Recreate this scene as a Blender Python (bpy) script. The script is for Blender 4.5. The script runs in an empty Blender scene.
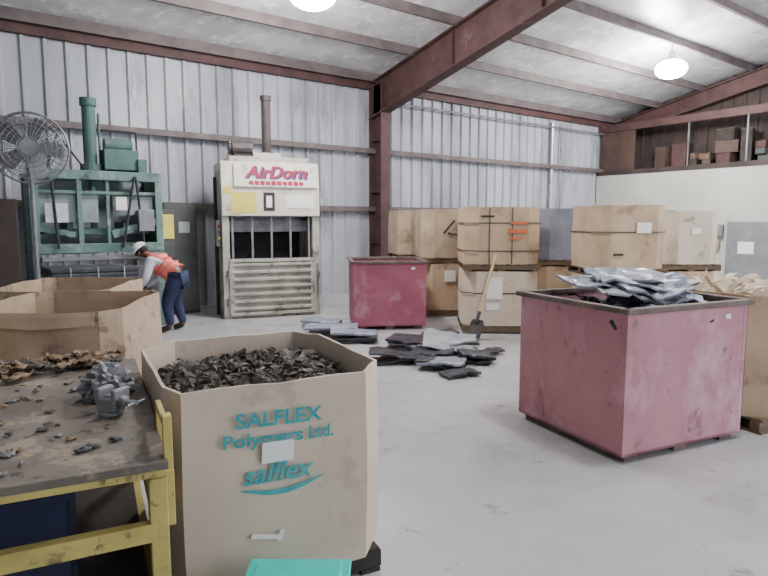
import bpy, bmesh, math, random
from mathutils import Vector, Matrix, Euler, noise
random.seed(7)
SC = bpy.context.scene
COL = SC.collection

# ------------------------------------------------------------------ materials
def S(r, g, b):
    f = lambda c: (c/255/12.92) if c/255 <= .04045 else ((c/255+.055)/1.055)**2.4
    return (f(r), f(g), f(b), 1)

def mat(name, c1, c2=None, scale=4, rough=.7, metal=0.0, bump=.15, spots=None, sth=.62, sscale=3.0,
        stretch=(1, 1, 1), emit=0, bscale=None, spots2=None, s2th=.65, s2scale=9.0, lo=.35, hi=.65, soft=.07):
    m = bpy.data.materials.new(name); m.use_nodes = True
    nt = m.node_tree; N = nt.nodes; L = nt.links
    b = N['Principled BSDF']
    b.inputs['Roughness'].default_value = rough
    b.inputs['Metallic'].default_value = metal
    b.inputs['Specular IOR Level'].default_value = .35
    if c2 is None: c2 = tuple(x*.8 for x in c1[:3])+(1,)
    tc = N.new('ShaderNodeTexCoord'); mp = N.new('ShaderNodeMapping')
    mp.inputs['Scale'].default_value = stretch
    L.new(tc.outputs['Object'], mp.inputs['Vector'])
    def nz(sc, det=6, ro=.6):
        n = N.new('ShaderNodeTexNoise'); n.inputs['Scale'].default_value = sc
        n.inputs['Detail'].default_value = det; n.inputs['Roughness'].default_value = ro
        L.new(mp.outputs['Vector'], n.inputs['Vector']); return n
    def ramp(n, a, c):
        r = N.new('ShaderNodeMapRange'); r.inputs['From Min'].default_value = a; r.inputs['From Max'].default_value = c
        L.new(n.outputs['Fac'], r.inputs['Value']); return r
    def mixc(fac, A, B):
        x = N.new('ShaderNodeMix'); x.data_type = 'RGBA'
        L.new(fac.outputs[0], x.inputs[0])
        if isinstance(A, tuple): x.inputs[6].default_value = A
        else: L.new(A.outputs[2], x.inputs[6])
        x.inputs[7].default_value = B
        return x
    n1 = nz(scale); cur = mixc(ramp(n1, lo, hi), c1, c2)
    if spots: cur = mixc(ramp(nz(sscale, 8, .7), sth, sth+soft), cur, spots)
    if spots2: cur = mixc(ramp(nz(s2scale, 8, .75), s2th, s2th+.06), cur, spots2)
    L.new(cur.outputs[2], b.inputs['Base Color'])
    if bump:
        bp = N.new('ShaderNodeBump'); bp.inputs['Strength'].default_value = bump; bp.inputs['Distance'].default_value = .02
        L.new(nz(bscale or scale*6).outputs['Fac'], bp.inputs['Height']); L.new(bp.outputs[0], b.inputs['Normal'])
    if emit:
        b.inputs['Emission Color'].default_value = (1, .98, .95, 1); b.inputs['Emission Strength'].default_value = emit
    return m

M = {}  # dark colours below are lightened to stand in for hazy air
M['floor'] = mat('concrete', S(184, 184, 186), S(162, 161, 162), .6, .26, bump=.03, bscale=30, spots=S(134, 132, 131), sth=.52, sscale=.55, soft=.2,
                 spots2=S(144, 142, 140), s2th=.60, s2scale=2.8)
M['steelwall'] = mat('painted_wall_sheet', S(188, 191, 198), S(154, 158, 166), .9, .5, bump=.02, stretch=(1, 1, .22), spots=S(124, 126, 131), sth=.53, sscale=1.8, soft=.2,
                     spots2=S(204, 205, 208), s2th=.60, s2scale=3)
M['roof'] = mat('roof_insulation', S(218, 218, 220), S(184, 184, 188), 1.4, .34, bump=.7, bscale=3.5, spots=S(238, 238, 240), sth=.53, sscale=3, soft=.1)
M['purlin'] = mat('purlin_paint', S(114, 103, 102), S(90, 81, 82), 3, .6)
M['redsteel'] = mat('red_oxide_steel', S(90, 64, 62), S(70, 50, 49), 3, .65, spots=S(108, 88, 84), sth=.62, sscale=2)
M['darkbrown'] = mat('dark_brown_paint', S(72, 60, 56), S(54, 46, 44), 2, .7)
M['brownpanel'] = mat('brown_panel', S(86, 68, 60), S(68, 55, 49), 2, .7)
M['whitewall'] = mat('cream_wall_board', S(202, 200, 193), S(182, 180, 173), .7, .8, bump=.03, spots=S(166, 163, 156), sth=.58, sscale=1.2, soft=.15)
M['card'] = mat('cardboard', S(194, 171, 145), S(171, 148, 121), 2, .85, bump=.08, spots=S(150, 127, 105), sth=.58, sscale=2.5)
M['cardpale'] = mat('cardboard_pale', S(212, 196, 178), S(197, 180, 161), 1.6, .85, bump=.06, spots=S(187, 169, 151), sth=.58, sscale=2.2)
M['cardold'] = mat('cardboard_worn', S(182, 162, 140), S(156, 136, 115), 2.2, .85, bump=.12, spots=S(128, 110, 95), sth=.57, sscale=3)
M['cardwhite'] = mat('cardboard_whitish', S(212, 202, 185), S(194, 182, 161), 2.2, .85, bump=.1, spots=S(154, 137, 116), sth=.58, sscale=3)
M['cardgrey'] = mat('wrapped_cardboard', S(136, 138, 150), S(108, 112, 124), 2.5, .45, bump=.3)
M['wood'] = mat('pallet_wood', S(118, 99, 80), S(88, 73, 59), 4, .8, stretch=(1, 8, 8))
M['darkwood'] = mat('dark_pallet', S(66, 59, 55), S(44, 40, 38), 4, .8)
M['bin'] = mat('worn_red_bin_paint', S(190, 140, 148), S(172, 118, 129), 1.4, .85, bump=.1, spots=S(204, 170, 175), sth=.50, sscale=2.0, soft=.2,
               spots2=S(140, 106, 110), s2th=.58, s2scale=5, stretch=(1, 1, .7))
M['binback'] = mat('red_bin_paint', S(168, 100, 115), S(148, 82, 99), 2, .8, bump=.1, spots=S(180, 135, 145), sth=.54, soft=.16)
M['rim'] = mat('rusty_rim', S(118, 105, 98), S(86, 75, 70), 5, .7, bump=.2)
M['cream'] = mat('cream_machine_paint', S(218, 213, 200), S(196, 190, 177), 2, .5, bump=.04, spots=S(154, 146, 130), sth=.58, sscale=4)
M['creamdirty'] = mat('dirty_cream_paint', S(186, 182, 172), S(152, 148, 140), 3, .6, bump=.1, spots=S(112, 106, 98), sth=.56, sscale=5)
M['greymetal'] = mat('grey_metal', S(140, 142, 144), S(110, 112, 115), 4, .45, .3)
M['silver'] = mat('bare_sheet_metal', S(196, 200, 202), S(160, 164, 168), 4, .35, .5)
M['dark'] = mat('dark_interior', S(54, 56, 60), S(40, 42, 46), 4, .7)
M['darkpipe'] = mat('dark_cylinder', S(74, 66, 65), S(54, 50, 50), 4, .5)
M['green'] = mat('green_machine_paint', S(108, 136, 130), S(84, 110, 105), 2.5, .7, spots=S(138, 152, 148), sth=.54, sscale=4, spots2=S(66, 74, 72), s2th=.57, s2scale=5)
M['greenpale'] = mat('faded_green_panel', S(144, 156, 158), S(114, 126, 129), 2.5, .6)
M['greendark'] = mat('dark_green_paint', S(80, 110, 105), S(62, 88, 85), 3, .65, spots=S(106, 120, 116), sth=.56)
M['yellow'] = mat('yellow_frame_paint', S(206, 190, 112), S(180, 164, 94), 5, .7, spots=S(128, 114, 82), sth=.56, sscale=6, bump=.1, spots2=S(88, 80, 66), s2th=.60, s2scale=14)
M['top'] = mat('greasy_bench_top', S(124, 116, 106), S(98, 90, 83), 3, .7, spots=S(148, 136, 119), sth=.54, sscale=5, spots2=S(66, 61, 57), s2th=.57, s2scale=8)
M['navy'] = mat('navy_plastic', S(40, 46, 74), S(32, 36, 58), 3, .5)
M['teal'] = mat('teal_plastic', S(40, 214, 198), S(30, 198, 184), 3, .4, bump=.02)
M['ink'] = mat('teal_print_ink', S(44, 148, 158), S(70, 162, 168), 14, .8, bump=0)
M['inkpale'] = mat('pale_teal_print_ink', S(56, 158, 168), S(88, 170, 176), 14, .8, bump=0)
M['paper'] = mat('white_paper', S(240, 240, 236), S(226, 226, 220), 5, .8, bump=0)
M['signpaper'] = mat('worn_white_sign', S(224, 220, 212), S(202, 197, 187), 5, .7, bump=0, spots=S(172, 162, 148), sth=.55, sscale=5)
M['yellowpaper'] = mat('yellow_label', S(222, 208, 104), S(206, 192, 92), 5, .7, bump=0)
M['redink'] = mat('red_letter_paint', S(168, 34, 56), S(150, 40, 70), 9, .6, bump=0)
M['blueink'] = mat('blue_letter_paint', S(44, 54, 116), S(38, 48, 100), 5, .6, bump=0)
M['orangeink'] = mat('orange_print', S(212, 120, 80), S(198, 108, 68), 5, .8, bump=0)
M['blackink'] = mat('black_print', S(52, 50, 49), S(66, 62, 60), 5, .8, bump=0)
M['scrap'] = mat('dark_rubber_scrap', S(104, 98, 92), S(70, 66, 62), 9, .75, bump=.3, spots=S(138, 130, 119), sth=.57, sscale=7)
M['brownscrap'] = mat('brown_scrap', S(156, 132, 104), S(112, 94, 76), 8, .8, bump=.3)
M['sheet'] = mat('blue_grey_plastic_sheet', S(136, 142, 155), S(100, 106, 120), 3, .42, bump=.12, spots=S(172, 177, 188), sth=.55, sscale=3)
M['sheetblack'] = mat('black_plastic_sheet', S(62, 64, 70), S(44, 46, 51), 3, .38, bump=.12, spots=S(102, 106, 114), sth=.60, sscale=4)
M['sheetlight'] = mat('silver_grey_sheet', S(170, 173, 179), S(130, 133, 139), 4, .35, .1, bump=.12, spots=S(92, 94, 100), sth=.58, sscale=4)
M['fan'] = mat('fan_wire', S(150, 154, 156), S(110, 114, 116), 5, .5, .3)
M['handle'] = mat('ash_handle', S(196, 172, 128), S(176, 150, 108), 5, .7)
M['skin'] = mat('skin_tone', S(120, 78, 58), S(104, 66, 48), 8, .6, bump=.03)
M['hair'] = mat('black_hair', S(24, 20, 18), S(36, 28, 24), 20, .7)
M['shirt'] = mat('grey_work_shirt', S(212, 215, 224), S(186, 190, 200), 8, .8)
M['vest'] = mat('orange_safety_vest', S(232, 128, 116), S(214, 108, 98), 8, .7)
M['trousers'] = mat('navy_trousers', S(50, 56, 90), S(38, 44, 70), 8, .85)
M['boot'] = mat('black_boot', S(36, 34, 34), S(50, 46, 44), 8, .6)
M['hat'] = mat('white_hard_hat', S(232, 234, 238), S(216, 218, 224), 6, .35, bump=0)
M['lamp'] = mat('lamp_glass', S(255, 255, 250), S(250, 250, 240), 4, .3, bump=0, emit=160)
M['cabgrey'] = mat('cabinet_grey', S(134, 134, 138), S(118, 118, 122), 3, .5)
M['olive'] = mat('olive_grey_paint', S(88, 92, 88), S(68, 72, 69), 3, .6)
M['strap'] = mat('black_strap', S(70, 66, 64), S(54, 52, 52), 3, .5, bump=0)

# ------------------------------------------------------------------ helpers
def link(name, me, m=None, parent=None, loc=(0, 0, 0), rot=(0, 0, 0), smooth=False, bevel=0):
    o = bpy.data.objects.new(name, me); COL.objects.link(o)
    if m is not None: me.materials.append(M[m] if isinstance(m, str) else m)
    if smooth:
        for p in me.polygons: p.use_smooth = True
    o.parent = parent; o.location = loc; o.rotation_euler = rot
    if bevel:
        b = o.modifiers.new('bevel', 'BEVEL'); b.width = bevel; b.segments = 2; b.limit_method = 'ANGLE'
    return o

class MB:
    def __init__(s): s.bm = bmesh.new()
    def box(s, c, size, rot=(0, 0, 0)):
        bmesh.ops.create_cube(s.bm, size=1, matrix=Matrix.Translation(c) @ Euler(rot).to_matrix().to_4x4() @ Matrix.Diagonal((*size, 1))); return s
    def cyl(s, p1, p2, r, r2=None, seg=16):
        p1 = Vector(p1); p2 = Vector(p2); v = p2-p1
        bmesh.ops.create_cone(s.bm, cap_ends=True, segments=seg, radius1=r, radius2=r if r2 is None else r2, depth=v.length,
                              matrix=Matrix.Translation((p1+p2)/2) @ v.to_track_quat('Z', 'Y').to_matrix().to_4x4()); return s
    def ball(s, c, r, sc=(1, 1, 1)):
        bmesh.ops.create_uvsphere(s.bm, u_segments=20, v_segments=12, radius=r, matrix=Matrix.Translation(c) @ Matrix.Diagonal((*sc, 1))); return s
    def torus(s, c, R, r, n=40, k=6, rot=(0, 0, 0)):
        mx = Matrix.Translation(c) @ Euler(rot).to_matrix().to_4x4()
        rings = []
        for i in range(n):
            a = 2*math.pi*i/n
            rings.append([s.bm.verts.new(mx @ Vector(((R+r*math.cos(b))*math.cos(a), (R+r*math.cos(b))*math.sin(a), r*math.sin(b))))
                          for b in [2*math.pi*j/k for j in range(k)]])
        for i in range(n):
            for j in range(k):
                s.bm.faces.new((rings[i][j], rings[(i+1) % n][j], rings[(i+1) % n][(j+1) % k], rings[i][(j+1) % k]))
        return s
    def prism(s, pts, ax, lo, hi):
        def P(p, t):
            if ax == 0: return (t, p[0], p[1])
            if ax == 1: return (p[0], t, p[1])
            return (p[0], p[1], t)
        a = [s.bm.verts.new(P(p, lo)) for p in pts]; b = [s.bm.verts.new(P(p, hi)) for p in pts]
        n = len(pts)
        s.bm.faces.new(a); s.bm.faces.new(b[::-1])
        for i in range(n): s.bm.faces.new((a[i], b[i], b[(i+1) % n], a[(i+1) % n]))
        return s
    def done(s, name, m, parent=None, loc=(0, 0, 0), rot=(0, 0, 0), smooth=False, bevel=0):
        bmesh.ops.recalc_face_normals(s.bm, faces=s.bm.faces)
        me = bpy.data.meshes.new(name); s.bm.to_mesh(me); s.bm.free()
        return link(name, me, m, parent, loc, rot, smooth, bevel)

def root(name, loc, rz=0, label='', cat='', group=None):
    e = bpy.data.objects.new(name, None); e.empty_display_size = .2
    COL.objects.link(e); e.location = loc; e.rotation_euler = (0, 0, math.radians(rz))
    tag(e, label, cat, group); return e
def tag(o, label, cat, group=None):
    o['label'] = label; o['category'] = cat
    if group: o['group'] = group
    return o
def struct(o): o['kind'] = 'structure'; return o
TR = [0]
def trim():
    TR[0] += 1; return 'trim_%d' % TR[0]

def text(body, size, m, parent, loc, rot=(math.pi/2, 0, 0), name='lettering', width=None, bold=.0, shear=0):
    c = bpy.data.curves.new(name, 'FONT'); c.body = body; c.size = size; c.extrude = .0006; c.offset = bold
    c.align_x = 'CENTER'; c.align_y = 'CENTER'; c.shear = shear
    t = bpy.data.objects.new(name, c); COL.objects.link(t)
    bpy.context.view_layer.update()
    me = bpy.data.meshes.new_from_object(t.evaluated_get(bpy.context.evaluated_depsgraph_get()))
    bpy.data.objects.remove(t)
    if width:
        xs = [v.co.x for v in me.vertices]; k = width/(max(xs)-min(xs))
        for v in me.vertices: v.co.x *= k
    me.materials.clear()
    return link(name, me, m, parent, loc, rot)

def oct_pts(w, d, ch):
    return [(-w/2+ch, -d/2), (w/2-ch, -d/2), (w/2, -d/2+ch), (w/2, d/2-ch), (w/2-ch, d/2), (-w/2+ch, d/2), (-w/2, d/2-ch), (-w/2, -d/2+ch)]

def sleeve(name, pts, h, m, parent, z0=0, bulge=.010, rag=.004, th=.014, seed=0, top=False, rows=10, slope=0):
    bm = bmesh.new(); ring = []
    n = len(pts)
    for i in range(n):
        a = Vector(pts[i]); b = Vector(pts[(i+1) % n])
        k = max(2, int((b-a).length/.12))
        for j in range(k): ring.append(a.lerp(b, j/k))
    c = sum(ring, Vector((0, 0)))/len(ring)
    R = []
    for r in range(rows+1):
        t = r/rows; row = []
        for q in ring:
            d = (q-c).normalized()
            off = bulge*math.sin(math.pi*min(1, t*1.1)) + .008*noise.noise(Vector((q.x*1.8+seed*7, q.y*1.8, t*2)))*(.5+t)
            hh = h-slope*max(0, -d.y)
            z = z0+t*hh + (rag*noise.noise(Vector((q.x*5+seed*3, q.y*5, 9)))*2 if r == rows else 0)
            p = q+d*off
            row.append(bm.verts.new((p.x, p.y, z)))
        R.append(row)
    K = len(ring)
    for r in range(rows):
        for i in range(K): bm.faces.new((R[r][i], R[r][(i+1) % K], R[r+1][(i+1) % K], R[r+1][i]))
    bm.faces.new(R[0][::-1])
    if top: bm.faces.new(R[-1])
    me = bpy.data.meshes.new(name); bm.to_mesh(me); bm.free()
    o = link(name, me, m, parent)
    if not top:
        s = o.modifiers.new('thick', 'SOLIDIFY'); s.thickness = th; s.offset = -1
    return o

def flap(parent, p1, p2, z, out, drop, m):
    """cardboard flap folded over the rim between p1 and p2"""
    p1 = Vector(p1); p2 = Vector(p2); n = Vector(((p2-p1).y, -(p2-p1).x)).normalized()
    bm = bmesh.new(); a = []
    for i in range(7):
        t = i/6; p = p1.lerp(p2, t); sh = 1-.25*abs(t-.5)*2
        zz = z+.002*math.sin(t*7)
        a.append([bm.verts.new((p.x+n.x*.012, p.y+n.y*.012, zz+.004)), bm.verts.new((p.x+n.x*(out*.5*sh+.012), p.y+n.y*(out*.5*sh+.012), zz-drop*.25*sh)),
                  bm.verts.new((p.x+n.x*(out*sh+.014), p.y+n.y*(out*sh+.014), zz-drop*sh))])
    for i in range(6):
        for j in range(2): bm.faces.new((a[i][j], a[i+1][j], a[i+1][j+1], a[i][j+1]))
    me = bpy.data.meshes.new('flap'); bm.to_mesh(me); bm.free()
    o = link('flap', me, m, parent); s = o.modifiers.new('thick', 'SOLIDIFY'); s.thickness = .008
    return o

def pallet(x, y, z, rz, w=1.16, d=1.16, h=.12, m='wood', label='worn wooden pallet under a cardboard bulk box', group=None):
    b = MB()
    for i in range(7): b.box((-w/2+w/14+i*w/7, 0, h-.01), (w/7-.025, d, .02))
    for i in range(3): b.box((0, -d/2+.05+i*(d/2-.05), h/2+.0), (w, .08, h-.04))
    for i in range(3): b.box((-w/2+.06+i*(w/2-.06), 0, .01), (.1, d, .02))
    o = b.done('pallet', m, loc=(x, y, z), rot=(0, 0, math.radians(rz)))
    tag(o, label, 'pallet', group); return o

def scrap_fill(name, pts, z, mound, m, n, size, loc, rz, label, seed=1, depth=.3):
    rnd = random.Random(seed); bm = bmesh.new()
    n0 = len(pts)
    K = 8
    def hz(p, t): return z + mound*(1-t*t) + .05*noise.noise(Vector((p[0]*4+seed, p[1]*4, 3)))
    prev = None
    for k in range(K, 0, -1):
        t = k/K; row = []
        for i in range(n0):
            a = Vector(pts[i]); b = Vector(pts[(i+1) % n0])
            for j in range(4):
                p = a.lerp(b, j/4)*t; row.append(bm.verts.new((p.x, p.y, hz(p, t))))
        if prev:
            L = len(row)
            for i in range(L): bm.faces.new((prev[i], prev[(i+1) % L], row[(i+1) % L], row[i]))
        else: first = row
        prev = row
    cv = bm.verts.new((0, 0, hz((0, 0), 0)))
    L = len(prev)
    for i in range(L): bm.faces.new((prev[i], prev[(i+1) % L], cv))
    low = [bm.verts.new((v.co.x, v.co.y, z-depth)) for v in first]
    for i in range(L): bm.faces.new((low[i], low[(i+1) % L], first[(i+1) % L], first[i]))
    bm.faces.new(low[::-1])
    q = 0
    while q < n:
        i = rnd.randrange(n0); a = Vector(pts[i]); b = Vector(pts[(i+1) % n0])
        rr = math.sqrt(rnd.random())*.93; p = a.lerp(b, rnd.random())*rr
        if rnd.random() > (b-a).length/1.0: continue
        q += 1
        zz = hz(p, rr)+rnd.uniform(-.005, .03)
        E = Euler((rnd.uniform(-.9, .9), rnd.uniform(-.9, .9), rnd.random()*6.28)).to_matrix()
        Ls = size*rnd.uniform(.5, 1.4); W = size*rnd.uniform(.12, .4); curl = rnd.uniform(-3, 3); T = .004
        va = []
        x = y = 0; ang = -curl/2
        for s_ in range(5):
            for (wy, tz) in ((-W/2, 0), (W/2, 0), (W/2, T), (-W/2, T)):
                v = E @ Vector((x-Ls/2, wy, y+tz)); va.append(bm.verts.new((p.x+v.x, p.y+v.y, zz+v.z)))
            x += Ls/4*math.cos(ang); y += Ls/4*math.sin(ang)*.7; ang += curl/4
        for s_ in range(4):
            o = s_*4
            for j in range(4): bm.faces.new((va[o+j], va[o+(j+1) % 4], va[o+4+(j+1) % 4], va[o+4+j]))
        bm.faces.new(va[:4]); bm.faces.new(va[-4:])
    bmesh.ops.recalc_face_normals(bm, faces=bm.faces)
    me = bpy.data.meshes.new(name); bm.to_mesh(me); bm.free()
    o = link(name, me, m, None, loc, (0, 0, math.radians(rz)))
    o['kind'] = 'stuff'; tag(o, label, 'scrap'); return o

def bulk_box(x, y, z, rz, w=1.12, d=1.12, h=.86, m='card', ch=.2, pts=None, top=False, label='', group=None, seed=0, rag=.004, slope=0):
    r = root('bulk_box', (x, y, z), rz, label, 'cardboard box', group)
    p = pts or oct_pts(w, d, ch)
    sleeve('box_body', p, h, m, r, seed=seed, top=top, rag=rag, slope=slope)
    return r

def sheet(name, x, y, z, w, d, rot, m, amp=.05, seed=0, label='', group=None, fold=0, th=.006, cat='plastic sheet', n=14):
    bm = bmesh.new(); G = []
    for i in range(n+1):
        row = []
        for j in range(n+1):
            u = i/n-.5; v = j/n-.5
            e = 1+.12*noise.noise(Vector((u*3+seed, v*3, 1)))
            zz = amp*(noise.noise(Vector((u*2.6+seed*5, v*2.6, seed)))+.45*noise.noise(Vector((u*7, v*7+seed, 4)))) + fold*abs(u)**1.6
            row.append(bm.verts.new((u*w*e, v*d*e, zz)))
        G.append(row)
    for i in range(n):
        for j in range(n): bm.faces.new((G[i][j], G[i+1][j], G[i+1][j+1], G[i][j+1]))
    zmin = min(v.co.z for v in bm.verts)
    if rot[0] == 0 and rot[1] == 0:
        for v in bm.verts: v.co.z -= zmin
    me = bpy.data.meshes.new(name); bm.to_mesh(me); bm.free()
    o = link(name, me, m, None, (x, y, z), rot, smooth=True)
    s = o.modifiers.new('thick', 'SOLIDIFY'); s.thickness = th; s.offset = 1
    tag(o, label, cat, group); return o

def panel(x, y, z, w, d, th, rot, m, seed, label, group, bend=.2, dents=.006, name='folded_sheet', segs=5, n=5, crush=0):
    """stiff plastic sheet folded along a few sharp lines, roughly rectangular"""
    rnd = random.Random(seed); bm = bmesh.new()
    prof = [(0, 0)]; ang = rnd.uniform(-bend, bend)*.5
    for k in range(segs):
        l = w/segs*rnd.uniform(.7, 1.3)
        prof.append((prof[-1][0]+l*math.cos(ang), prof[-1][1]+l*math.sin(ang)))
        ang = max(-bend*1.3, min(bend*1.3, ang+rnd.uniform(-bend, bend)*1.3))
    cx = (prof[0][0]+prof[-1][0])/2
    T = []; B = []
    crv = rnd.uniform(-.6, .6)*bend
    for i, (px, pz) in enumerate(prof):
        T.append([]); B.append([])
        for j in range(n+1):
            v = j/n-.5
            dd = d*(1+.05*math.sin(i*1.9+seed))
            vy = v*dd+.02*math.sin(i*2.3+seed)
            zz = pz+abs(v)*crv*d*.5+dents*noise.noise(Vector((px*9+seed, v*6, 1)))*3
            zz += crush*(1-2*abs(noise.noise(Vector((px*6+seed*2.1, v*3.4, 5)))))
            xx = px-cx+.02*noise.noise(Vector((v*5, seed, i)))
            T[i].append((xx, vy, zz+th)); B[i].append((xx, vy, zz))
    zm = min(p[2] for r_ in B for p in r_)
    T = [[bm.verts.new((p[0], p[1], p[2]-zm)) for p in r_] for r_ in T]; B = [[bm.verts.new((p[0], p[1], p[2]-zm)) for p in r_] for r_ in B]
    for i in range(segs):
        for j in range(n):
            bm.faces.new((T[i][j], T[i+1][j], T[i+1][j+1], T[i][j+1])); bm.faces.new((B[i][j], B[i][j+1], B[i+1][j+1], B[i+1][j]))
    bd = [(i, 0) for i in range(segs)]+[(segs, j) for j in range(n)]+[(segs-i, n) for i in range(segs)]+[(0, n-j) for j in range(n)]
    for q in range(len(bd)):
        i, j = bd[q]; k2, l2 = bd[(q+1) % len(bd)]
        bm.faces.new((B[i][j], B[k2][l2], T[k2][l2], T[i][j]))
    bmesh.ops.recalc_face_normals(bm, faces=bm.faces)
    me = bpy.data.meshes.new(name); bm.to_mesh(me); bm.free()
    o = link(name, me, m, None, (x, y, z), rot)
    tag(o, label, 'plastic sheet', group); return o

# ------------------------------------------------------------------ room shell
YW, XE, XL, YF = 12.0, 18.8, -5.0, -6.0
SL = .21
def roofz(y): return 5.1+SL*(12-y) if y >= 0 else 5.1+SL*12+SL*y
fl = MB().box(((XE+XL)/2, 2.5, -.1), (XE-XL+.4, 20, .2)).done('floor', 'floor'); struct(fl)

def corrugated(name, a, b, z0, z1f, m, axis, fixed, sgn, period=.34, depth=.055):
    bm = bmesh.new(); lo = []; hi = []
    x = a
    while x < b-.001:
        for dx, dy in ((0, 0), (period*.68, 0), (period*.76, 1), (period*.90, 1), (period*.98, 0)):
            if x+dx > b: break
            t = x+dx; off = fixed+sgn*dy*depth
            P = (t, off) if axis == 'x' else (off, t)
            lo.append(bm.verts.new((*P, z0))); hi.append(bm.verts.new((*P, z1f(t))))
        x += period
    for i in range(len(lo)-1): bm.faces.new((lo[i], lo[i+1], hi[i+1], hi[i]))
    P = lambda t, o: (t, o) if axis == 'x' else (o, t)
    vs = [bm.verts.new((*P(a, fixed-sgn*.05), z0)), bm.verts.new((*P(b, fixed-sgn*.05), z0)),
          bm.verts.new((*P(b, fixed-sgn*.05), z1f(b))), bm.verts.new((*P(a, fixed-sgn*.05), z1f(a)))]
    bm.faces.new(vs)
    me = bpy.data.meshes.new(name); bm.to_mesh(me); bm.free()
    o = link(name, me, m); struct(o); return o
corrugated('wall_back', XL, XE, 0, lambda t: 5.12, 'steelwall', 'x', YW, -1)
corrugated('wall_left', YF, YW, 0, lambda t: roofz(t), 'steelwall', 'y', XL, 1)
corrugated('wall_right', YF, YW, 0, lambda t: roofz(t), 'darkbrown', 'y', XE, -1)
corrugated('wall_light_block', XL, 2.5, 0, lambda t: roofz(YF), 'steelwall', 'x', YF, 1)  # unseen partial wall, added to keep daylight off the left side

b = MB(); b.prism([(12.1, roofz(12.1)), (0, roofz(0)), (-6.2, roofz(-6.2)), (-6.2, roofz(-6.2)+.1), (0, roofz(0)+.1), (12.1, roofz(12.1)+.1)], 0, XL-.1, XE+.1)
struct(b.done('ceiling', 'roof'))
for y in (11.75, 10.35, 9.0, 7.6, 6.2, 4.8, 3.4, 2.0, .6, -1.2, -3, -4.8):
    z = roofz(y)
    b = MB(); b.box(((XL+XE)/2, y, z-.1), (XE-XL, .025, .2)); b.box(((XL+XE)/2, y-.035, z-.195), (XE-XL, .07, .02)); b.box(((XL+XE)/2, y+.035, z-.012), (XE-XL, .07, .02))
    struct(b.done(trim(), 'purlin'))
for z in (2.05, 3.42):
    b = MB(); b.box(((XL+XE)/2, YW-.13, z), (XE-XL, .16, .02)); b.box(((XL+XE)/2, YW-.21, z-.05), (XE-XL, .02, .11))
    struct(b.done(trim(), 'purlin'))
b = MB(); b.box(((XL+XE)/2, YW-.1, 4.9), (XE-XL, .12, .2)); struct(b.done(trim(), 'redsteel'))
b = MB()
b.box((8.6, 11.42, 2.45), (.26, .025, 4.9)); b.box((8.6, 11.88, 2.45), (.26, .025, 4.9)); b.box((8.6, 11.65, 2.45), (.02, .46, 4.9))
b.box((8.6, 11.65, .02), (.36, .6, .04))
for z in (1.2, 2.4, 3.6): b.box((8.6, 11.65, z), (.2, .44, .015))
struct(b.done(trim(), 'redsteel'))
b = MB()
def raft(b, X, depth0, depth1):
    y0, y1 = 11.9, .0
    t0, t1 = roofz(y0)-.21, roofz(y1)-.21
    b.prism([(y0, t0), (y1, t1), (y1, t1-depth1), (y0, t0-depth0)], 0, X-.01, X+.01)
    for top in (0, 1):
        a0 = t0-top*depth0; a1 = t1-top*depth1
        b.prism([(y0, a0), (y1, a1), (y1, a1+.03), (y0, a0+.03)], 0, X-.14, X+.14)
raft(b, 8.6, .80, .62)
for k in range(5):
    y = 11.3-k*2.2; b.box((8.6, y, roofz(y)-.58), (.2, .015, .66))
struct(b.done(trim(), 'redsteel'))
b = MB(); raft(b, XE-.25, .45, .45); struct(b.done(trim(), 'redsteel'))
struct(MB().cyl((15.3, 11.86, 0), (15.3, 11.86, 4.7), .05).done(trim(), 'silver'))
struct(MB().cyl((8.9, 11.8, 4.55), (18.4, 11.8, 4.55), .025).done(trim(), 'greymetal'))
struct(MB().cyl((15.75, 11.86, 0), (15.75, 11.86, 4.7), .03).done(trim(), 'greymetal'))
# inner cream wall + storage ledge
struct(MB().box((17.86, 6.5, 1.6), (.12, 10.9, 3.2)).done('wall_inner', 'whitewall'))
struct(MB().box((18.28, 6.5, 3.27), (1.0, 10.9, .14)).done(trim(), 'darkbrown'))
struct(MB().box((17.9, 6.5, 4.70), (.12, 10.9, .22)).done(trim(), 'redsteel'))
struct(MB().box((17.93, 11.3, 3.97), (.05, 1.2, 1.26)).done(trim(), 'brownpanel'))
for i, y in enumerate((2.2, 5.2, 7.4, 9.0)):
    struct(MB().box((17.9, y, 4.0), (.04, .04, 1.3)).done(trim(), 'greymetal'))
rnd = random.Random(11)
y = 2.6; k = 0
while y < 10.4:
    h = rnd.uniform(.35, 1.1); w = rnd.uniform(.3, .75)
    if 10.8-y < w: break
    z = 3.34; n_ = rnd.choice([1, 2, 3])
    for j in range(n_):
        hj = h/n_*rnd.uniform(.8, 1.2)
        ww = w*rnd.uniform(.55, .9)
        r = root('storage_box', (18.40+rnd.uniform(-.05, .05), y+w/2+rnd.uniform(-.04, .04), z), rnd.uniform(-16, 16), 'dusty brown storage box on the upper ledge', 'cardboard box', 'boxes on the ledge')
        MB().box((0, 0, hj/2), (.38, ww, hj)).done('box_body', rnd.choice(['cardold', 'brownpanel', 'wood', 'darkwood', 'darkwood', 'olive', 'redsteel', 'brownpanel']), r, bevel=.012)
        MB().box((0, 0, hj+.008), (.39, ww+.02, .016)).done('lid', rnd.choice(['brownpanel', 'darkwood', 'wood']), r, bevel=.004)
        z += hj+.018
    y += w-.02; k += 1

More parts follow.
